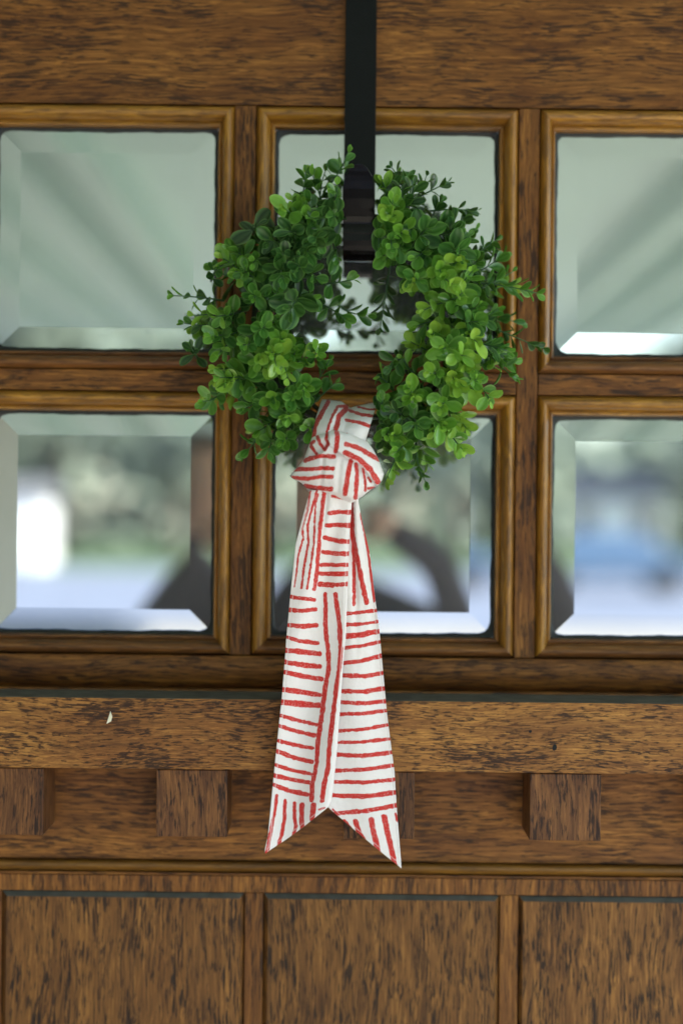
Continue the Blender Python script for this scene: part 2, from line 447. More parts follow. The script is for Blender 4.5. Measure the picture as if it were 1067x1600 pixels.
# ---------------------------------------------------------------- wreath hanger
hang = empty('wreath_hanger', P(562, 0, 0.05))
tag(hang, 'black metal strap hanger over the door with a round tipped hook', 'wreath hanger')
def ribbon_strip(name, path, wl, wr, mat, thick=0.0016, parent=None, round_top=False):
    """bent flat bar; path = [(py, depth)], wl/wr raw pixel edges"""
    V, F = [], []
    pts = [Vector((0, P(0, py, dy).y, P(560, py, dy).z)) for py, dy in path]
    for i, p in enumerate(pts):
        tdir = pts[min(i + 1, len(pts) - 1)] - pts[max(i - 1, 0)]
        nrm = Vector((0, -tdir.z, tdir.y)).normalized()
        py, dy = path[i]
        l, r = wl(i), wr(i)
        xl, xr = P(l, py, dy).x, P(r, py, dy).x
        e = 0.0004
        for (x, o_) in ((xl, -0.3), (xl + e, 0.5), (xr - e, 0.5), (xr, -0.3), (xr - e, -0.5), (xl + e, -0.5)):
            V.append(Vector((x, p.y, p.z)) + nrm * thick * o_)
    n = len(path)
    for i in range(n - 1):
        for k in range(6): F.append((6 * i + k, 6 * i + (k + 1) % 6, 6 * i + 6 + (k + 1) % 6, 6 * i + 6 + k))
    F.append((0, 1, 2, 3, 4, 5)); F.append(tuple(6 * (n - 1) + k for k in range(6))[::-1])
    o = add(name, V, F, mat, parent)
    fix_normals(o); return o
ribbon_strip('strap', [(-88, 0.0475), (100, 0.0475), (250, 0.0475), (384, 0.0475)], lambda i: (541, 539, 537.5, 535.5)[i], lambda i: (589, 588, 586.5, 585)[i], IRON, parent=hang)
# the strap folds over the top edge of the door
top = P(562, -92, 0.05).z
a = P(541.5, -90, 0.0475).x; c = P(589.5, -90, 0.0475).x
box('door_clip', (a, 0.0465, H0 + 890 * 0.000577), (c, 0.1115, H0 + 890 * 0.000577 + 0.0018), IRON, hang, 0.0003)
ht = plain('x', (0, 0, 0)); bpy.data.materials.remove(ht)
hp = []
for k in range(0, 17):      # back, down and round to the front
    an = math.pi * k / 16
    hp.append((384 + 24 * math.sin(an), 0.0295 + 0.018 * math.cos(an)) if an < math.pi / 2 else
              (366 + 42 * math.sin(an) ** 0.9, 0.0295 + 0.0194 * math.cos(an)))
front = [(364, 0.0098), (359, 0.0098), (356, 0.0100), (353, 0.0104), (350, 0.0107), (347, 0.0104), (343, 0.0090), (338, 0.0074), (325, 0.0046), (310, 0.0024), (295, 0.0004), (283, -0.0010), (274, -0.0021), (267, -0.0030), (262, -0.0036), (258, -0.0041), (256, -0.0043)]
path = hp + front
def half(i):
    py = path[i][0]
    if i < 17: return 25.0
    if py > 300: return 25.0
    return 25.0 * max(0.12, (max(0.0, 1 - ((300 - py) / 44.5) ** 2)) ** 0.5)
ribbon_strip('hook', path, lambda i: 560.5 - half(i), lambda i: 560.5 + half(i), GLOSS, parent=hang)

# ---------------------------------------------------------------- ribbon
def c7(*p): return [(400 + p[i] / 4, 600 + p[i + 1] / 4) for i in range(0, len(p), 2)]
def c8(*p): return [(400 + p[i] / 4, 980 + p[i + 1] / 4) for i in range(0, len(p), 2)]
TA = [  # strokes on the front tail: (points, full width in quarter pixels)
 (c7(340,670, 322,790, 290,905, 294,970, 262,1080, 255,1170, 239,1268), 11), (c7(380,670, 345,795, 322,885, 328,990, 305,1110, 284,1275), 12),
 (c7(388,690, 372,745, 366,850, 362,1000, 348,1090, 320,1280), 11), (c7(426,672, 412,800, 400,900, 390,1050, 380,1180, 364,1282), 22),
 (c7(458,806, 520,800, 600,802), 25), (c7(442,884, 510,880, 600,886), 26), (c7(428,960, 500,978, 590,986), 26), (c7(420,1050, 500,1060, 590,1062), 26),
 (c7(408,1130, 490,1132, 590,1130), 24), (c7(402,1184, 490,1188, 590,1184), 25), (c7(400,1252, 480,1256, 580,1250), 27), (c7(475,700, 545,714), 14),
 (c7(210,1330, 290,1340, 366,1350), 20), (c7(205,1412, 290,1418, 370,1408), 25), (c7(195,1506, 290,1514, 378,1508), 27),
 (c8(180,58, 265,85, 385,100), 23), (c8(175,142, 290,155, 396,165), 30), (c8(172,216, 290,236, 398,246), 30), (c8(165,276, 290,306, 408,324), 27),
 (c8(160,388, 285,405, 398,424), 29), (c8(150,466, 280,480, 390,490), 33), (c8(140,546, 260,582, 378,610), 22), (c8(135,614, 250,650, 365,676), 22),
 (c8(125,706, 240,736, 350,756), 23), (c8(120,770, 240,816, 350,842), 23), (c8(110,856, 230,896, 342,916), 20), (c8(105,924, 220,952, 328,970), 23), (c8(100,980, 200,1020, 320,1046), 25),
 (c7(432,1312, 436,1400, 432,1500, 440,1600) + c8(450,120, 455,250, 432,380, 410,560, 386,720, 380,850, 352,980, 347,1080), 25),
 (c7(496,1312, 510,1420, 522,1500, 526,1600) + c8(530,130, 520,250, 496,420, 475,600, 460,720, 450,880, 426,980, 412,1085), 26),
 (c8(128,1055, 118,1150, 95,1270, 68,1410), 19), (c8(182,1082, 178,1200, 160,1300, 130,1390), 21), (c8(242,1100, 240,1190, 250,1240, 235,1300), 20),
 (c8(288,1110, 285,1200, 290,1260), 27), (c8(360,1112, 350,1200), 31), (c8(395,1140, 428,1128), 12)]
TB = [
 (c7(598,740, 598,820, 602,950, 612,1100, 612,1380), 18), (c7(596,780, 600,930, 640,1130, 690,1366), 27), (c7(655,810, 685,950, 705,1100, 738,1355), 15),
 (c7(540,1440, 660,1426, 780,1412), 20), (c7(540,1506, 660,1500, 780,1482), 19), (c7(540,1584, 660,1572, 790,1544), 21),
 (c8(530,56, 660,40, 790,20), 21), (c8(530,132, 660,116, 790,88), 21), (c8(520,230, 660,210, 810,172), 23), (c8(520,300, 680,306, 815,282), 25),
 (c8(510,400, 680,402, 830,378), 25), (c8(505,468, 680,476, 840,458), 23), (c8(500,544, 660,540, 840,518), 21), (c8(490,650, 660,640, 850,606), 19),
 (c8(490,720, 660,718, 860,694), 19), (c8(480,795, 670,804, 870,780), 25), (c8(475,898, 680,890, 880,860), 23), (c8(470,966, 680,970, 890,950), 21),
 (c8(460,1050, 680,1058, 890,1030), 27), (c8(480,1168, 560,1158, 680,1150, 890,1110), 25), (c8(478,1138, 505,1160), 12),
 (c8(552,1210, 590,1262), 25), (c8(620,1212, 640,1275, 670,1325), 26), (c8(720,1202, 738,1300, 765,1410), 29), (c8(800,1185, 832,1330, 868,1490), 31), (c8(872,1170, 884,1210), 16)]
def k5(*p): return [(430 + p[i] / 5.335, 600 + p[i + 1] / 5.335) for i in range(0, len(p), 2)]
LOOP = [(k5(440,150, 375,270, 330,350, 318,440), 24), (k5(600,180, 520,190, 475,270, 430,400), 15), (k5(590,210, 530,270, 500,400), 27), (k5(690,190, 760,210, 850,212), 12),
        (k5(620,222, 720,255, 840,272), 17), (k5(590,300, 700,320, 800,356), 19)]
KN = [(k5(512,390, 520,440, 505,560), 26), (k5(350,430, 375,500, 415,550), 20), (k5(430,415, 425,460, 445,500, 410,550), 17), (k5(300,520, 345,585), 20), (k5(320,480, 300,495), 18),
      (k5(590,500, 700,535, 860,630), 26), (k5(585,572, 690,620, 790,710, 855,815), 30), (k5(250,640, 290,620, 390,600, 490,605), 24), (k5(160,710, 310,710, 400,700, 482,705), 24),
      (k5(150,780, 270,790, 380,772, 472,774), 22), (k5(250,850, 330,865, 465,876), 25), (k5(628,645, 605,760, 580,915), 27), (k5(672,668, 682,760, 670,950), 24),
      (k5(730,705, 750,800, 750,890), 13), (k5(775,780, 795,810), 15), (k5(775,870, 820,865), 18), (k5(600,405, 690,415, 760,470), 7)]

def interp(tab, y):
    ys = [a[0] for a in tab]; xs = [a[1] for a in tab]
    return np.interp(y, ys, xs)

def sdf(X, Y, strokes, rnd):
    d = np.full(X.shape, 1e3)
    for pts, wq in strokes:
        hw = wq / 8.0 * 1.12 + 0.15
        for i in range(len(pts) - 1):
            (ax, ay), (bx, by) = pts[i], pts[i + 1]
            # slight hand wobble along the stroke
            n = max(1, int(math.hypot(bx - ax, by - ay) / 9))
            q = [(ax + (bx - ax) * k / n, ay + (by - ay) * k / n) for k in range(n + 1)]
            for k in range(n):
                (px, py), (qx, qy) = q[k], q[k + 1]
                vx, vy = qx - px, qy - py; L = vx * vx + vy * vy + 1e-9
                h = np.clip(((X - px) * vx + (Y - py) * vy) / L, 0, 1)
                dd = np.hypot(X - px - h * vx, Y - py - h * vy) - hw * rnd.uniform(0.86, 1.06)
                d = np.minimum(d, dd)
    return d

def cloth(name, xl, xr, yt, yb, depth, strokes, parent, step=1.5, stitch=True, seed=1, thick=0.0011):
    y0, y1 = min(min(yt(0), yt(1)), yt(.5)), max(yb(0), yb(1))
    wmax = max(abs(interp(xr, y) - interp(xl, y)) for y in np.linspace(y0, y1, 30))
    nu, nv = int(wmax / step) + 2, int((y1 - y0) / step) + 2
    u = np.linspace(0, 1, nu)[None, :].repeat(nv, 0); v = np.linspace(0, 1, nv)[:, None].repeat(nu, 1)
    YT = np.vectorize(yt)(u); YB = np.vectorize(yb)(u)
    Y = YT + (YB - YT) * v
    XLm, XRm = interp(xl, Y), interp(xr, Y)
    X = XLm + (XRm - XLm) * u
    D = depth(u, v, X, Y)
    rnd = random.Random(seed)
    SD = sdf(X, Y, strokes, rnd)
    st = np.zeros_like(X)
    if stitch:
        de = np.minimum((X - XLm), (XRm - X)); st = np.exp(-((de - 4.2) / 0.8) ** 2)
        db = YB - Y
        st = np.maximum(st, np.exp(-((db - 5.5) / 0.9) ** 2))
    k = S * (D0 + D) / D0
    PX, PY = X + ROLL * (Y - 800), Y - ROLL * (X - 533.5)
    V = np.stack([(PX - 533.5) * k, D, H0 - (PY - 800) * k], -1).reshape(-1, 3)
    idx = np.arange(nu * nv).reshape(nv, nu)
    F = np.stack([idx[:-1, :-1], idx[1:, :-1], idx[1:, 1:], idx[:-1, 1:]], -1).reshape(-1, 4)
    o = add(name, V, F.tolist(), CLOTH, parent, True)
    for nm, arr in (('print', SD), ('stitch', st)):
        a = o.data.attributes.new(nm, 'FLOAT', 'POINT'); a.data.foreach_set('value', arr.reshape(-1).astype(np.float32))
    sm = o.modifiers.new('hem_thickness', 'SOLIDIFY'); sm.thickness = thick; sm.offset = -1
    return o

rib = empty('ribbon', P(520, 760, -0.03))
tag(rib, 'white ribbon with red brush stripes knotted round the bottom of the wreath', 'ribbon')

def hang_depth(Y, top, bot):
    s = np.clip((Y - 770) / 330.0, 0, 1)
    return top + (bot - top) * (1 - (1 - s) ** 1.7)
A_L = [(765, 485), (772, 483), (800, 475), (850, 462), (925, 454), (1000, 447), (1017, 446), (1092, 440), (1180, 431), (1242, 425), (1305, 419), (1328, 414), (1336, 415)]
A_R = [(765, 545), (786, 549.5), (825, 547), (917, 543), (1000, 540), (1017, 538), (1092, 532.5), (1175, 526.5), (1230, 521), (1250, 518), (1262, 514), (1336, 512)]
def dA(u, v, X, Y):
    d = hang_depth(Y, -0.060, -0.0135)
    f = np.clip((Y - 770) / 120, 0, 1)
    d = d + 0.0026 * np.sin(2.1 * np.pi * u + 0.4 + Y / 260.0) * f + 0.0015 * np.sin(5.3 * u + Y / 95.0) * f
    d = d + 0.0055 * np.clip(1 - (Y - 770) / 150, 0, 1) * (np.abs(u - 0.35) * 1.6) ** 2
    d = d + 0.0016 * np.exp(-((u - 0.42 - 0.05 * np.sin(Y / 60)) / 0.05) ** 2) * np.clip(1 - (Y - 770) / 240, 0, 1)
    d = d + 0.0012 * np.sin(14 * u + Y / 48.0) * np.exp(-((Y - 860) / 130.0) ** 2)
    d = d + 0.0025 * np.clip((u - 0.93) / 0.07, 0, 1) ** 2
    return d
B_L = [(765, 538), (800, 540), (925, 528), (1017, 522), (1092, 517), (1175, 512), (1230, 508), (1262, 510), (1360, 512)]
B_R = [(765, 560), (785, 560), (812, 565), (862, 577), (937, 586), (980, 592), (1042, 597.5), (1120, 605), (1205, 616), (1275, 620.5), (1342, 626), (1357, 627)]
def dB(u, v, X, Y):
    d = hang_depth(Y, -0.050, -0.0095)
    f = np.clip((Y - 770) / 200, 0, 1)
    d = d + 0.0032 * np.sin(3.3 * u + 0.6 + Y / 300.0) * f + 0.0019 * np.sin(7.1 * u + 1.0 - Y / 180.0) * f
    # box-pleat valley below the knot
    xc = np.interp(Y, [770, 800, 900, 945, 1400], [549, 549, 553, 556, 560])
    d = d + 0.006 * np.exp(-((X - xc) / 5.0) ** 2) * np.clip(1 - (Y - 800) / 260, 0, 1)
    xr = np.interp(Y, [770, 830, 945, 1400], [552, 556, 573, 590])
    d = d - 0.0035 * np.exp(-((X - xr) / 7.0) ** 2) * np.clip(1 - (Y - 800) / 300, 0, 1)
    return d
yA = lambda u: 1334.0 - 74.0 * u ** 1.02
yB = lambda u: float(np.interp(u, [0, 0.03, 1], [1255, 1262, 1357]))
tb = cloth('tail', B_L, B_R, lambda u: 768.0, yB, dB, TB, rib, seed=3)
ta = cloth('tail', A_L, A_R, lambda u: 766.0, yA, dA, TA, rib, seed=4)
# loop that climbs over the ring of the wreath
L_L = [(622, 503.5), (650, 494), (684, 486.5), (700, 487)]; L_R = [(622, 591), (629, 589), (660, 580), (690, 571), (700, 570)]
ytop = lambda u: float(np.interp(u, [0, 0.12, 0.36, 0.5, 0.55, 0.66, 0.85, 1], [624, 624.5, 627, 634, 637, 634, 630.5, 628.5]))
def dL(u, v, X, Y):
    d = -0.056 + 0.062 * (1 - v) ** 3.2
    fold = np.exp(-((u - 0.50 + 0.28 * v) / 0.06) ** 2)
    d = d + 0.0055 * fold * (1 - v) - 0.004 * np.exp(-((u - 0.40 + 0.2 * v) / 0.07) ** 2) * (1 - v)
    d = d + 0.010 * (2 * np.abs(u - 0.5)) ** 4
    return d
cloth('loop', L_L, L_R, ytop, lambda u: 694.0, dL, LOOP, rib, seed=5, stitch=False)
# the knot
K_L = [(670, 492), (682, 488), (690, 485), (700, 481), (717, 475), (728, 467), (738, 457), (743.5, 452.5), (748, 458), (754, 470), (762, 478), (770, 484), (790, 500)]
K_R = [(670, 558), (688, 572), (702, 583), (717, 591), (730, 596), (741, 599.5), (750, 597), (758, 591), (766, 578), (776, 566), (790, 556)]
ktop = lambda u: float(np.interp(u, [0, 0.25, 0.45, 0.75, 1], [683, 675, 672, 677, 689]))
kbot = lambda u: float(np.interp(u, [0, 0.15, 0.55, 0.80, 0.9, 1], [768, 771, 780, 787, 784, 776]))
def seg_side(X, Y, pts):
    """distance to a polyline and signed side (positive = below/left of it)"""
    best = np.full(X.shape, 1e3); side = np.zeros(X.shape)
    for i in range(len(pts) - 1):
        (ax, ay), (bx, by) = pts[i], pts[i + 1]
        vx, vy = bx - ax, by - ay; L = vx * vx + vy * vy
        h = np.clip(((X - ax) * vx + (Y - ay) * vy) / L, 0, 1)
        dd = np.hypot(X - ax - h * vx, Y - ay - h * vy)
        sg = np.sign(vx * (Y - ay) - vy * (X - ax))
        m = dd < best; best = np.where(m, dd, best); side = np.where(m, sg, side)
    return best, side
def dK(u, v, X, Y):
    e = 1 - (2 * u - 1) ** 2
    g = np.clip(1 - (2 * v - 0.92) ** 2, 0, 1)
    d = -0.050 - 0.021 * np.sqrt(np.clip(e, 0, 1)) * (0.55 + 0.45 * np.sqrt(g))
    d = d + 0.006 * np.clip((0.10 - v) / 0.10, 0, 1) ** 2 + 0.009 * np.clip((v - 0.9) / 0.1, 0, 1) ** 2
    # fold lying over the right half: step down below its edge
    b, s = seg_side(X, Y, k5(520, 560, 585, 600, 680, 650, 760, 730, 830, 830, 860, 870))
    d = d + np.where(s > 0, 0.0052 * np.exp(-b / 9.0) * np.clip(b / 1.2, 0, 1), -0.0012 * np.exp(-b / 6.0))
    # tucked pocket at the upper left
    b, s = seg_side(X, Y, k5(240, 640, 330, 600, 400, 570, 450, 510, 455, 420, 440, 380))
    d = d + np.where(s < 0, 0.0060 * np.exp(-b / 11.0) * np.clip(b / 1.5, 0, 1), -0.0010 * np.exp(-b / 5.0))
    # soft creases
    for pts, a_, w_ in ((k5(400, 600, 390, 740, 375, 880), 0.0016, 3.0), (k5(545, 640, 530, 780, 520, 900), 0.0012, 4.0), (k5(700, 700, 740, 800, 745, 900), 0.0024, 3.0),
                        (k5(120, 770, 260, 745, 380, 740), 0.0012, 3.0), (k5(200, 800, 300, 830, 440, 830), 0.0010, 3.0), (k5(560, 440, 700, 470, 800, 540), 0.0012, 3.0)):
        b, s = seg_side(X, Y, pts); d = d + a_ * np.exp(-(b / w_) ** 2)
    return d
cloth('knot', K_L, K_R, ktop, kbot, dK, KN, rib, step=1.2, seed=6, stitch=False, thick=0.0012)

# ---------------------------------------------------------------- wreath
CX, CY = 558.0, 500.0
wr = empty('boxwood_wreath', P(CX, CY, 0.02))
tag(wr, 'round green boxwood wreath of glossy oval leaves hanging on the hook', 'wreath')
RING = 160.0
def ring_pt(th, r=RING, y=0.018): return P(CX + r * math.cos(th), CY - r * math.sin(th) * 1.02, y)
ringp = [ring_pt(2 * math.pi * k / 64) for k in range(65)]
v1 = tube_geo(ringp, 0.0028); v2 = tube_geo([ring_pt(2 * math.pi * k / 64, RING - 9 + 5 * math.sin(k), 0.022 + 0.003 * math.cos(2 * k)) for k in range(65)], 0.002)
V, F = merge([v1, v2]); add('twig_ring', V, F, TWIG, wr, True)

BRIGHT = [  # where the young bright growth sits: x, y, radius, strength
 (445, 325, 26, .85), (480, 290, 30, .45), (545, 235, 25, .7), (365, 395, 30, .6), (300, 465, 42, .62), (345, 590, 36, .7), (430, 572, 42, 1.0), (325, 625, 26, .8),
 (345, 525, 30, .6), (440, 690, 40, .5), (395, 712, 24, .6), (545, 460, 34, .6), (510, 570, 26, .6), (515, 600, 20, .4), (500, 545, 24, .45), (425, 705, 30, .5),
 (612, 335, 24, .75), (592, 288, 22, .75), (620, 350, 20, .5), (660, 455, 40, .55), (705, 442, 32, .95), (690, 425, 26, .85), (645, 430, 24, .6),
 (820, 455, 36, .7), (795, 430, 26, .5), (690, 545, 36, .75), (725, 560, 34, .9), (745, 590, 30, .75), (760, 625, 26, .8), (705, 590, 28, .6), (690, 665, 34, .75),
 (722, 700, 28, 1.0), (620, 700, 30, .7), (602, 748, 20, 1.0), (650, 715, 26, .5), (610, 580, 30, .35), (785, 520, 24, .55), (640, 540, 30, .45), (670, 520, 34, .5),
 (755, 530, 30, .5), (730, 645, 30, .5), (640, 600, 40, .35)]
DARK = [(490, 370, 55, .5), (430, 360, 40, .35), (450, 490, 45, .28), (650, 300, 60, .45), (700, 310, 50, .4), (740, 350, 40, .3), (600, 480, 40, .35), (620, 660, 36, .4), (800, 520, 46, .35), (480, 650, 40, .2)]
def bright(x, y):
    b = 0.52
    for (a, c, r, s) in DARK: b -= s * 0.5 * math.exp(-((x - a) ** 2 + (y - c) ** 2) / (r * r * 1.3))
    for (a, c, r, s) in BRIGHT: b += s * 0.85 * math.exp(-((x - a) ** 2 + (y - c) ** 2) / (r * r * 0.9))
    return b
OUT = [(90, 262), (100, 262), (110, 240), (122, 224), (137, 220), (150, 225), (160, 262), (170, 284), (182, 268), (195, 266), (208, 272), (222, 262), (233, 262), (243, 255),
       (285, 250), (292, 268), (302, 272), (311, 268), (325, 244), (338, 252), (350, 278), (362, 268), (370, 276), (378, 258), (388, 250), (395, 252), (405, 245), (417, 255), (430, 248), (445, 250), (450, 262)]
def out_r(th):
    dg = math.degrees(th) % 360
    if dg < 90: dg += 360
    return float(np.interp(dg, [a for a, _ in OUT], [b for _, b in OUT]))

# sprigs: (base px, tip px, tip depth, brightness or None, length scale of leaves)
sprigs = []
def rs(a, b): return random.uniform(a, b)
HAND = [((505, 300), (544, 238), -.010, .62, .8), ((470, 330), (478, 268), .0, .42, .85), ((420, 430), (362, 388), -.015, .66, .95), ((350, 470), (272, 462), -.005, .60, .75),
        ((360, 500), (288, 505), .0, .45, .7), ((370, 520), (330, 525), -.040, .68, 1.0), ((390, 590), (343, 590), -.045, .72, 1.0), ((360, 600), (318, 628), -.030, .78, .9),
        ((430, 520), (432, 572), -.060, 1.0, 1.12), ((470, 520), (450, 590), -.055, .95, 1.0), ((400, 540), (408, 560), -.058, .88, .9), ((470, 470), (452, 490), -.062, .26, 1.15), ((440, 560), (425, 550), -.062, .95, .95), ((480, 400), (470, 420), -.060, .2, 1.0), ((500, 560), (498, 545), -.040, .8, .7),
        ((480, 380), (495, 370), -.055, .12, 1.15), ((450, 410), (440, 395), -.050, .12, 1.1), ((465, 340), (445, 326), -.045, .88, 1.15), ((495, 445), (553, 437), -.010, .66, .85), ((490, 470), (540, 500), -.005, .60, .8),
        ((520, 470), (574, 492), .005, .62, .85), ((490, 610), (515, 562), -.005, .62, .75), ((480, 640), (524, 598), .0, .5, .85), ((440, 650), (420, 706), -.030, .58, .9),
        ((430, 650), (380, 712), -.010, .62, .75), ((470, 660), (442, 690), -.045, .55, .9), ((620, 300), (592, 286), -.020, .78, 1.0), ((640, 330), (616, 336), -.035, .75, .85),
        ((640, 320), (666, 275), .0, .12, .8), ((670, 330), (745, 330), .005, .10, .6), ((650, 310), (700, 285), .005, .10, .7), ((630, 300), (612, 262), .0, .12, .7),
        ((640, 380), (668, 356), -.045, .3, 1.2), ((660, 400), (706, 444), -.060, .98, 1.0), ((690, 400), (688, 425), -.055, .85, .95), ((640, 420), (655, 436), -.055, .62, .95),
        ((720, 440), (838, 458), -.005, .72, .85), ((720, 460), (800, 425), .0, .5, .85), ((740, 500), (848, 545), .010, .06, .75), ((690, 520), (692, 545), -.058, .8, 1.05),
        ((710, 530), (728, 556), -.060, .9, 1.05), ((720, 580), (745, 592), -.050, .8, .9), ((720, 600), (765, 626), -.030, .85, .8), ((680, 620), (692, 664), -.052, .78, 1.1),
        ((690, 640), (722, 702), -.030, 1.0, .95), ((640, 660), (620, 706), -.045, .72, .9), ((630, 690), (602, 750), -.035, 1.0, .95), ((650, 690), (664, 752), .0, .35, .75),
        ((610, 410), (594, 512), .005, .12, .85), ((640, 560), (590, 590), .005, .30, .7), ((640, 560), (608, 575), -.02, .4, .8),
        ((640, 640), (612, 640), -.045, .14, .95), ((630, 660), (600, 690), -.035, .16, .9), ((770, 560), (806, 590), .0, .45, .8), ((740, 400), (775, 375), .005, .3, .8),
        ((400, 370), (402, 352), -.02, .1, 1.1), ((330, 440), (338, 420), -.015, .35, .8), ((310, 560), (300, 545), -.005, .2, .8), ((500, 320), (508, 268), .01, .3, .8)]
for (bx, by), (tx, ty), dz, br, sc in HAND:
    sprigs.append((P(bx, by, 0.012), P(tx, ty, dz), br, sc))
n_rand = 0
for ring_i in range(4):
    N = (40, 36, 34, 30)[ring_i]
    for k in range(N):
        th = 2 * math.pi * (k + rs(-.45, .45) + ring_i * .33) / N
        dg = math.degrees(th) % 360
        near_top = abs(dg - 90) < 4
        near_bot = abs(dg - 264) < 17
        if near_bot or (near_top and ring_i > 0): continue
        ph = R((10, 48, 88, 130)[ring_i] + rs(-24, 24))
        ro = out_r(th) - RING - 8
        rad = math.cos(ph)
        lr = ro * rs(.80, 1.0) if rad > 0 else 96 * rs(.8, 1.02)
        if 225 < dg < 305: lr *= 0.95
        r0 = RING + 10 * rad + rs(-8, 8)
        sweep = rs(-.30, .30)
        bx, by = CX + r0 * math.cos(th), CY - r0 * math.sin(th)
        r1 = RING + lr * rad
        th1 = th + sweep * (0.42)
        tx, ty = CX + r1 * math.cos(th1), CY - r1 * math.sin(th1)
        dep = 0.020 - 0.078 * math.sin(ph) * rs(.8, 1.0)
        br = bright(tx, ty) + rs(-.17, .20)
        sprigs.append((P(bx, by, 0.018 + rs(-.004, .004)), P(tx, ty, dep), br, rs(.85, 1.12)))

def px_of(p):
    k = S * (D0 + p.y) / D0
    x = p.x / k + 533.5; y = (H0 - p.z) / k + 800
    return x - ROLL * (y - 800), y + ROLL * (x - 533.5)

NR, NC = 9, 5
SS = [0.0, 0.10, 0.26, 0.44, 0.62, 0.79, 0.91, 0.975, 1.0]
def leaf_geo(L, Wd, cup, curl, twist):
    V, rim = [], []
    for i in range(NR):
        s = SS[i]
        prof = (0.10 + 0.90 * math.sin(math.pi / 2 * s / .6) ** 1.15) if s < .6 else math.sqrt(max(0.0, 1 - ((s - .6) / .4) ** 2))
        if i == NR - 1: prof = 0.04
        wd = Wd * 0.5 * prof
        for j in range(NC):
            q = (j / (NC - 1)) * 2 - 1
            x = wd * q
            z = cup * Wd * (q * q) * prof - curl * L * (s ** 2) + 0.03 * Wd * (1 - abs(q)) * -1
            a = twist * s
            V.append((x * math.cos(a) - z * math.sin(a), L * s, x * math.sin(a) + z * math.cos(a)))
            rim.append(1.0 if (abs(q) > .9 or i == NR - 1) else (0.30 if abs(q) < .1 else 0.0))
    F = []
    for i in range(NR - 1):
        for j in range(NC - 1):
            a = i * NC + j; F.append((a, a + 1, a + NC + 1, a + NC))
    return V, F, rim

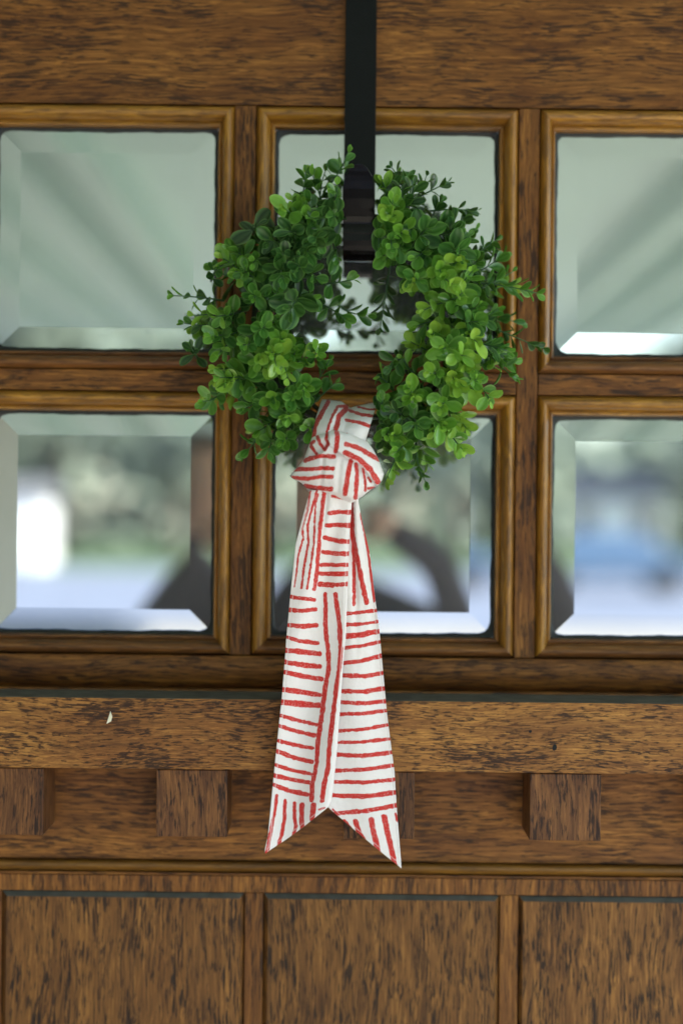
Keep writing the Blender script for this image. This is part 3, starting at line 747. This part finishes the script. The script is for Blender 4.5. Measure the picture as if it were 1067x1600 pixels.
def in_poly(x, y, poly):
    c = False; n = len(poly)
    for i in range(n):
        (x1, y1), (x2, y2) = poly[i], poly[(i + 1) % n]
        if (y1 > y) != (y2 > y) and x < (x2 - x1) * (y - y1) / (y2 - y1) + x1: c = not c
    return c
RIBPOLY = [(500, 620), (592, 624), (578, 688), (596, 715), (602, 745), (570, 785), (630, 1360), (410, 1340), (482, 772), (450, 745), (474, 715), (484, 686)]
leaves = []       # (sprig index, base, matrix, verts, faces, rim, tint)
sprig_objs = []
for si, (b0, t0, br, sc) in enumerate(sprigs):
    d = t0 - b0; Ln = d.length
    if Ln < 0.02: t0 = b0 + d.normalized() * 0.02 if Ln > 1e-5 else b0 + Vector((0, -0.02, 0)); d = t0 - b0; Ln = d.length
    side = d.cross(Vector((rs(-1, 1), rs(-1, 1), rs(-1, 1)))).normalized()
    bow = rs(-.12, .12) * Ln
    npt = 7
    pts = [b0 + d * (k / (npt - 1)) + side * bow * math.sin(math.pi * k / (npt - 1)) for k in range(npt)]
    sV, sF = tube_geo(pts, [0.0010 - 0.0006 * k / (npt - 1) for k in range(npt)], 5)
    nodes = max(3, int(round(Ln / 0.0096)))
    ang = rs(0, 6.28)
    mine = 0
    for k in range(nodes + 1):
        f = 0.20 + 0.80 * k / nodes
        fi = f * (npt - 1); i0 = min(int(fi), npt - 2)
        p = pts[i0].lerp(pts[i0 + 1], fi - i0)
        T = (pts[i0 + 1] - pts[i0]).normalized()
        a = T.cross(Vector((0.2, 0.3, 0.9))).normalized(); bb = T.cross(a)
        ang += math.pi / 2 + rs(-.25, .25)
        g = math.sin(math.pi * min(1, 0.28 + 0.62 * (k / nodes))) ** 0.7
        size = sc * (0.0082 + 0.0096 * g) * rs(.75, 1.2)
        if k == nodes: size *= 0.72
        el = R(12 + 56 * (k / nodes) + rs(-16, 16))
        for sgn in (1, -1):
            if random.random() < 0.06: continue
            Nd = (a * math.cos(ang) + bb * math.sin(ang)) * sgn
            ax = (Nd * math.cos(el) + T * math.sin(el)).normalized()
            ax = (ax + Vector((rs(-.2, .2), rs(-.2, .2), rs(-.2, .2)))).normalized()
            nz = (T - ax * T.dot(ax)).normalized()
            nz = (nz + ax.cross(nz) * rs(-.65, .65)).normalized()
            xx = ax.cross(nz).normalized()
            M = Matrix((xx, ax, nz)).transposed()
            base = p + Nd * 0.0008
            tip = base + ax * size
            mid = base + ax * size * .5
            ok = True
            for q in (base, mid, tip):
                X, Y = px_of(q)
                if q.y > 0.053 or (405 < Y < 640 and False): ok = False
                if q.y > 0.046: ok = ok and True
                if 533 < X < 588 and Y < 414 and not (si == 0 and Y < 262) and (q.y < 0.016 or Y > 372 or q.y > 0.044): ok = False
                if in_poly(X, Y, RIBPOLY): ok = False
                if si >= len(HAND) and ((X - 552) / 44) ** 2 + ((Y - 522) / 102) ** 2 < 1: ok = False
            if not ok: continue
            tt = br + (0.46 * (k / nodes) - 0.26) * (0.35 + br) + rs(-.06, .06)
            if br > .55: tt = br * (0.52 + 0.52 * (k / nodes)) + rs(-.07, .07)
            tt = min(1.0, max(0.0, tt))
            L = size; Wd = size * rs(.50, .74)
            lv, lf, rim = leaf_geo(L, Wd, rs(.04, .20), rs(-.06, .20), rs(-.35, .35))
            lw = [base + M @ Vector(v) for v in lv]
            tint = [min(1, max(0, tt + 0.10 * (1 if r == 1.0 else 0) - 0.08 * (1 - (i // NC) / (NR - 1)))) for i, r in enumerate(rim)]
            leaves.append((si, base, lw, lf, rim, tint)); mine += 1
    sx_, sy_ = px_of(pts[-1])
    if si and ((533 < sx_ < 588 and sy_ < 414) or (si >= len(HAND) and ((sx_ - 552) / 44) ** 2 + ((sy_ - 522) / 102) ** 2 < 1)): continue_stem = pts[:3]; sV, sF = tube_geo(continue_stem, 0.0009, 5)
    so = add('sprig', sV, sF, STEM, wr, True, origin=b0)
    sprig_objs.append(so)

# which leaves show largest: a coarse depth buffer
GW, GH = 300, 300
zb = np.full((GH, GW), 9.0); own = np.full((GH, GW), -1, dtype=int)
for li, lf in enumerate(leaves):
    vv = lf[2]
    samp = list(vv) + [vv[q[0]].lerp(vv[q[2]], .5) for q in lf[3]]
    for q in samp:
        X, Y = px_of(q); gx, gy = int((X - 260) / 2.0), int((Y - 210) / 2.0)
        if 0 <= gx < GW and 0 <= gy < GH and q.y < zb[gy, gx]: zb[gy, gx] = q.y; own[gy, gx] = li
cnt = np.bincount(own[own >= 0], minlength=len(leaves))
order = list(np.argsort(-cnt))
single = set(order[:300])
def set_attr(me, nm, arr):
    a = me.attributes.new(nm, 'FLOAT', 'POINT'); a.data.foreach_set('value', np.array(arr, dtype=np.float32))
SV, SF, SR, ST = [], [], [], []
for li, (si, base, lw, lf, rim, tint) in enumerate(leaves):
    if li in single:
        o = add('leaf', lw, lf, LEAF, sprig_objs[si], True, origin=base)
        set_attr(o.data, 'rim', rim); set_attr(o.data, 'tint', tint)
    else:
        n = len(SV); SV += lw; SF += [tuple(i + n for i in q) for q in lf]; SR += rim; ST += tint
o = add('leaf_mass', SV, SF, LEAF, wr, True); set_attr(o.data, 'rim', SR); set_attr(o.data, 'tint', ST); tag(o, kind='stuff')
print('LEAVES', len(leaves), 'sprigs', len(sprigs))

# ---------------------------------------------------------------- what the glass mirrors, and added light helpers
CEIL = plain('pale_green_porch_paint', (0.58, 0.70, 0.665), 0.7, 0.2, 0.05, 4)
FLOORM = plain('porch_floor_paint', (0.36, 0.335, 0.29), 0.8, 0.3, 0.12, 6)
GRASS = plain('lawn_green', (0.10, 0.15, 0.075), 0.9, 0.1, 0.3, 0.6)
ROADM = plain('pale_driveway', (0.185, 0.21, 0.27), 0.9, 0.2, 0.12, 0.8)
WALLM = plain('cream_siding', (0.62, 0.60, 0.54), 0.8, 0.2, 0.06, 5)
WHITE = plain('white_paint', (0.80, 0.80, 0.80), 0.6, 0.3, 0.05, 5)
GREYR = plain('grey_shingle', (0.16, 0.16, 0.17), 0.9, 0.2, 0.2, 8)
LEAFY = plain('tree_leaves', (0.19, 0.235, 0.18), 0.7, 0.2, 0.5, 3)
BARK = plain('tree_bark', (0.10, 0.075, 0.055), 0.9, 0.2, 0.3, 9)
BLUE = plain('blue_car_paint', (0.07, 0.13, 0.22), 0.25, 0.6, 0.05, 5)
TYRE = plain('tyre_rubber', (0.02, 0.02, 0.02), 0.8)
DARKW = plain('car_window', (0.02, 0.025, 0.03), 0.1, 0.6)
DRESS = plain('dark_cloth', (0.045, 0.040, 0.052), 0.85, 0.2, 0.2, 40)
SKIN = plain('skin', (0.50, 0.30, 0.22), 0.55, 0.3, 0.06, 30)
HAIR = plain('brown_hair', (0.06, 0.035, 0.02), 0.5, 0.4, 0.3, 60)
ZC = H0 + 0.88
tag(box('porch_ceiling', (-4.5, -6.7, ZC), (2.4, 1.6, ZC + 0.25), CEIL), kind='structure')
for k in (-1.49, -1.17, -0.86, -0.66, 0.99, 1.24, 1.5):
    tag(box('ceiling_rafter', (k * .88 - .025, -6.7, ZC - 0.12), (k * .88 + .025, 0.028, ZC - 0.002), CEIL), kind='structure')
tag(box('porch_floor', (-4.5, -6.7, -0.2), (2.4, 1.6, 0.0), FLOORM), kind='structure')
xa, xb = W(XL - 6, 0, 0.06).x, W(XR + 6, 0, 0.06).x
zt = W(0, -96, 0.06).z
V, F = merge([box_geo((-4.5, 0.03, 0.0), (xa, 0.2, ZC)), box_geo((xb, 0.03, 0.0), (2.4, 0.2, ZC)), box_geo((xa, 0.03, zt), (xb, 0.2, ZC))])
tag(add('house_wall', V, F, WALLM), kind='structure')
BLOCKM = plain('grey_light_blocker', (0.36, 0.37, 0.34), 0.9, 0.2, 0.1, 12)
tag(box('left_light_blocker', (-2.3, -6.7, 0.0), (-2.1, 0.028, ZC), BLOCKM), kind='structure')  # wall added to block light from the left
tag(box('lawn', (-150, -170, -0.6), (150, 12, -0.25), GRASS), kind='structure')
tag(box('driveway', (-60, -44, -0.25), (60, -7.5, -0.24), ROADM), kind='structure')

def tree(x, y, h, r, label, base=0.25, n=520, squash=0.8):
    rnd = random.Random(int(x * 31 + y * 17))
    root = empty('garden_tree', (x, y, -0.25)); tag(root, label, 'tree', 'trees across the drive')
    pts = [(x + .15 * math.sin(k) , y, -0.25 + h * 0.75 * k / 5) for k in range(6)]
    v, f = tube_geo(pts, [0.05 * h * (1 - .15 * k) * .6 for k in range(6)], 7)
    add('trunk', v, f, BARK, root, True)
    V, F = [], []
    lobes = [(rnd.uniform(-.55, .55) * r, rnd.uniform(-.55, .55) * r, h * (base + (1 - base) * rnd.uniform(.2, .85)), r * rnd.uniform(.35, .6)) for _ in range(9)]
    for i in range(n):
        lx, ly, lz, lr = rnd.choice(lobes)
        dv = Vector((rnd.gauss(0, 1), rnd.gauss(0, 1), rnd.gauss(0, 1))).normalized() * lr * rnd.uniform(.6, 1.05)
        c = Vector((x + lx, y + ly, -0.25 + lz)) + Vector((dv.x, dv.y, dv.z * squash))
        if c.z < -0.2: c.z = -0.2
        a = Vector((rnd.gauss(0, 1), rnd.gauss(0, 1), rnd.gauss(0, 1))).normalized(); b_ = a.cross(Vector((.3, .5, .8))).normalized()
        sz = r * rnd.uniform(.10, .2)
        q = len(V); V += [c + a * sz, c + b_ * sz * .6, c - a * sz, c - b_ * sz * .6]; F.append((q, q + 1, q + 2, q + 3))
    add('crown', V, F, LEAFY, root)
for x, y, h, r, lb in ((-15.5, -49, 9.5, 3.6, 'green tree left of the white shed'), (-6.2, -54, 8.5, 3.0, 'tall green tree right of the white shed'),
                       (-1.5, -58, 7, 3.0, 'green tree behind the drive near the middle'), (4.3, -52, 7.5, 2.8, 'small green tree left of the white house'),
                       (12.2, -47, 6.5, 1.9, 'slim green tree before the right end of the white house'), (-24, -58, 9, 4, 'leftmost green tree beyond the drive'), (15.2, -50, 8, 3.4, 'green tree right of the white house'),
                       (-11.0, -56, 10, 3.8, 'green tree behind the white shed')):
    tree(x, y, h, r, lb)
V, F = [], []
rnd = random.Random(5)
for i in range(5600):
    x = rnd.uniform(-70, 70); y = rnd.uniform(-86, -74); z = 11.0 * rnd.random() ** .8 * (0.75 + .25 * math.sin(x * .35))
    c = Vector((x, y, z - .3)); a = Vector((rnd.gauss(0, 1), rnd.gauss(0, 1), rnd.gauss(0, 1))).normalized(); b_ = a.cross(Vector((.3, .5, .8))).normalized()
    q = len(V); V += [c + a * 1.1, c + b_ * .8, c - a * 1.1, c - b_ * .8]; F.append((q, q + 1, q + 2, q + 3))
tag(add('far_wood', V, F, LEAFY), kind='stuff')

def cottage(name, label, cat, x, y, wdt, dep, h, roof_h, doorx=0.0):
    root = empty(name, (x, y, -0.25)); tag(root, label, cat)
    box('wall', (x - wdt / 2, y - dep, -0.25), (x + wdt / 2, y, h), WHITE, root)
    e = .25
    V = [(x - wdt / 2 - e, y + e, h + .01), (x + wdt / 2 + e, y + e, h + .01), (x + wdt / 2 + e, y - dep - e, h + .01), (x - wdt / 2 - e, y - dep - e, h + .01),
         (x - wdt / 2 - e, y - dep / 2, h + roof_h), (x + wdt / 2 + e, y - dep / 2, h + roof_h)]
    add('roof', V, [(0, 1, 5, 4), (2, 3, 4, 5), (0, 4, 3), (1, 2, 5), (0, 3, 2, 1)], GREYR, root)
    box('door', (x + doorx - .42, y, -0.2), (x + doorx + .42, y + .05, 1.7), WHITE, root)
    if wdt > 3:
        for q in (-.3, .3):
            wn = box('window', (x + q * wdt - .45, y, .8), (x + q * wdt + .45, y + .05, 2.0), WHITE, root)
            box('pane', (x + q * wdt - .36, y + .05, .9), (x + q * wdt + .36, y + .06, 1.9), DARKW, wn)
cottage('added_white_shed', 'small white shed added across the drive to mirror as a bright spot', 'shed', -10.4, -45, 1.7, 2.2, 1.9, 0.6)  # white shed added as the source of the mirrored bright spot
cottage('white_house', 'white single storey house across the pale drive', 'house', 9.6, -50, 3.6, 4, 2.2, 1.1)

def car(x, y, label):
    root = empty('parked_car', (x, y, -0.24)); tag(root, label, 'car')
    prof = [(-2.1, .35), (-2.15, .75), (-1.5, .95), (-.9, 1.42), (.55, 1.45), (1.2, 1.0), (2.05, .85), (2.15, .4)]
    n = len(prof); V = []
    for s_, inset in ((-.86, 0), (.86, 0)):
        for px_, pz in prof: V.append((x + px_, y + s_ * (0.86 if pz > 1.2 else 1), pz - .24))
    F = [tuple(range(n))[::-1], tuple(range(n, 2 * n))] + [(i, (i + 1) % n, n + (i + 1) % n, n + i) for i in range(n)]
    o = add('body', V, F, BLUE, root); fix_normals(o)
    bm = bmesh.new(); bm.from_mesh(o.data); bmesh.ops.bevel(bm, geom=list(bm.edges), offset=.06, segments=2, affect='EDGES'); bm.to_mesh(o.data); bm.free()
    for s_ in (-.80, .80):
        add('side_window', [(x - 1.2, y + s_, .78), (x + .9, y + s_, .78), (x + .45, y + s_ * .93, 1.12), (x - .8, y + s_ * .93, 1.12)], [(0, 1, 2, 3)], DARKW, root)
        for wx in (-1.3, 1.3):
            v, f = [], []
            for yy in (s_ - .1, s_ + .1):
                for k in range(16): v.append((x + wx + .33 * math.cos(k * math.pi / 8), y + yy, .09 + .33 * math.sin(k * math.pi / 8)))
            f = [tuple(range(16)), tuple(range(16, 32))[::-1]] + [(k, (k + 1) % 16, 16 + (k + 1) % 16, 16 + k) for k in range(16)]
            wo = add('wheel', v, f, TYRE, root); fix_normals(wo)
car(6.3, -33, 'blue parked car on the drive before the white house')

# the photographer, a little left of the lens, arms raised to the camera
person = empty('person', (-0.12, -1.75, 0)); tag(person, 'person in dark clothes with both arms raised, mirrored in the lower panes', 'person')
def skinned(name, joints, bones, mat, parent, sub=2):
    me = bpy.data.meshes.new(name); o = bpy.data.objects.new(name, me); COL.objects.link(o); o.parent = parent
    off = wloc(parent)
    me.from_pydata([tuple(Vector(j[:3]) - off) for j in joints], bones, [])
    o.modifiers.new('skin', 'SKIN'); 
    if not me.skin_vertices: me.skin_vertices.new()
    for i, j in enumerate(joints): me.skin_vertices[0].data[i].radius = (j[3], j[4] if len(j) > 4 else j[3])
    me.skin_vertices[0].data[0].use_root = True
    m = o.modifiers.new('smooth', 'SUBSURF'); m.levels = sub; m.render_levels = sub
    me.materials.append(mat); return o
bx, by = -0.11, -1.74
J = [(bx, by, .92, .155, .11), (bx, by, 1.12, .135, .10), (bx, by, 1.30, .165, .11), (bx, by, 1.43, .11, .08), (bx + .03, by + .06, 1.52, .055, .055),
     (bx - .20, by, 1.47, .062, .062), (bx - .35, by + .10, 1.22, .065, .065), (-.14, -1.42, 1.47, .036, .036), (-.07, -1.345, 1.55, .030, .03),
     (bx + .17, by, 1.40, .062, .062), (bx + .37, by + .16, 1.33, .050, .050), (.19, -1.43, 1.50, .036, .036), (.09, -1.345, 1.57, .030, .03),
     (bx - .10, by, .80, .095, .095), (bx - .11, by + .02, .46, .062, .062), (bx - .11, by, .09, .045, .045), (bx - .12, by + .14, .045, .038, .03),
     (bx + .10, by, .80, .095, .095), (bx + .11, by + .02, .46, .062, .062), (bx + .11, by, .09, .045, .045), (bx + .12, by + .14, .045, .038, .03)]
Bn = [(0, 1), (1, 2), (2, 3), (3, 4), (3, 5), (5, 6), (6, 7), (7, 8), (3, 9), (9, 10), (10, 11), (11, 12), (0, 13), (13, 14), (14, 15), (15, 16), (0, 17), (17, 18), (18, 19), (19, 20)]
skinned('body', J, Bn, DRESS, person)
def ball(name, c, rx, ry, rz, mat, parent, cut=None):
    bm = bmesh.new(); bmesh.ops.create_uvsphere(bm, u_segments=20, v_segments=14, radius=1)
    V = [(c[0] + v.co.x * rx * (1 - .18 * max(0, -v.co.z)), c[1] + v.co.y * ry, c[2] + v.co.z * rz) for v in bm.verts]
    F = [[v.index for v in f.verts] for f in bm.faces]; bm.free()
    if cut: F = [f for f in F if cut(sum((Vector(V[i]) for i in f), Vector()) / len(f))]
    return add(name, V, F, mat, parent, True)
hc = (-.06, -1.54, 1.635)
ball('head', hc, .073, .092, .112, SKIN, person)
ball('hair', (hc[0], hc[1] - .012, hc[2] + .012), .082, .098, .118, HAIR, person, lambda c: c.y < hc[1] + .03 or c.z > hc[2] + .075)
for sx, (hx_, hy_, hz_) in ((-1, (-.065, -1.335, 1.555)), (1, (.085, -1.335, 1.575))):
    Jh = [(hx_, hy_, hz_, .026, .02), (hx_ - sx * .012, hy_ + .035, hz_ + .012, .028, .018)]; Bh = [(0, 1)]
    for q in range(4):
        n = len(Jh); zz = hz_ + .028 - .017 * q
        Jh += [(hx_ - sx * .020, hy_ + .052, zz, .009), (hx_ - sx * .036, hy_ + .050, zz + .002, .0085), (hx_ - sx * .046, hy_ + .030, zz + .002, .0075)]
        Bh += [(1, n), (n, n + 1), (n + 1, n + 2)]
    n = len(Jh); Jh += [(hx_ - sx * .020, hy_ - .006, hz_ + .012, .011), (hx_ - sx * .042, hy_ - .010, hz_ + .010, .009)]; Bh += [(0, n), (n, n + 1)]
    skinned('hand', Jh, Bh, SKIN, person, 1)
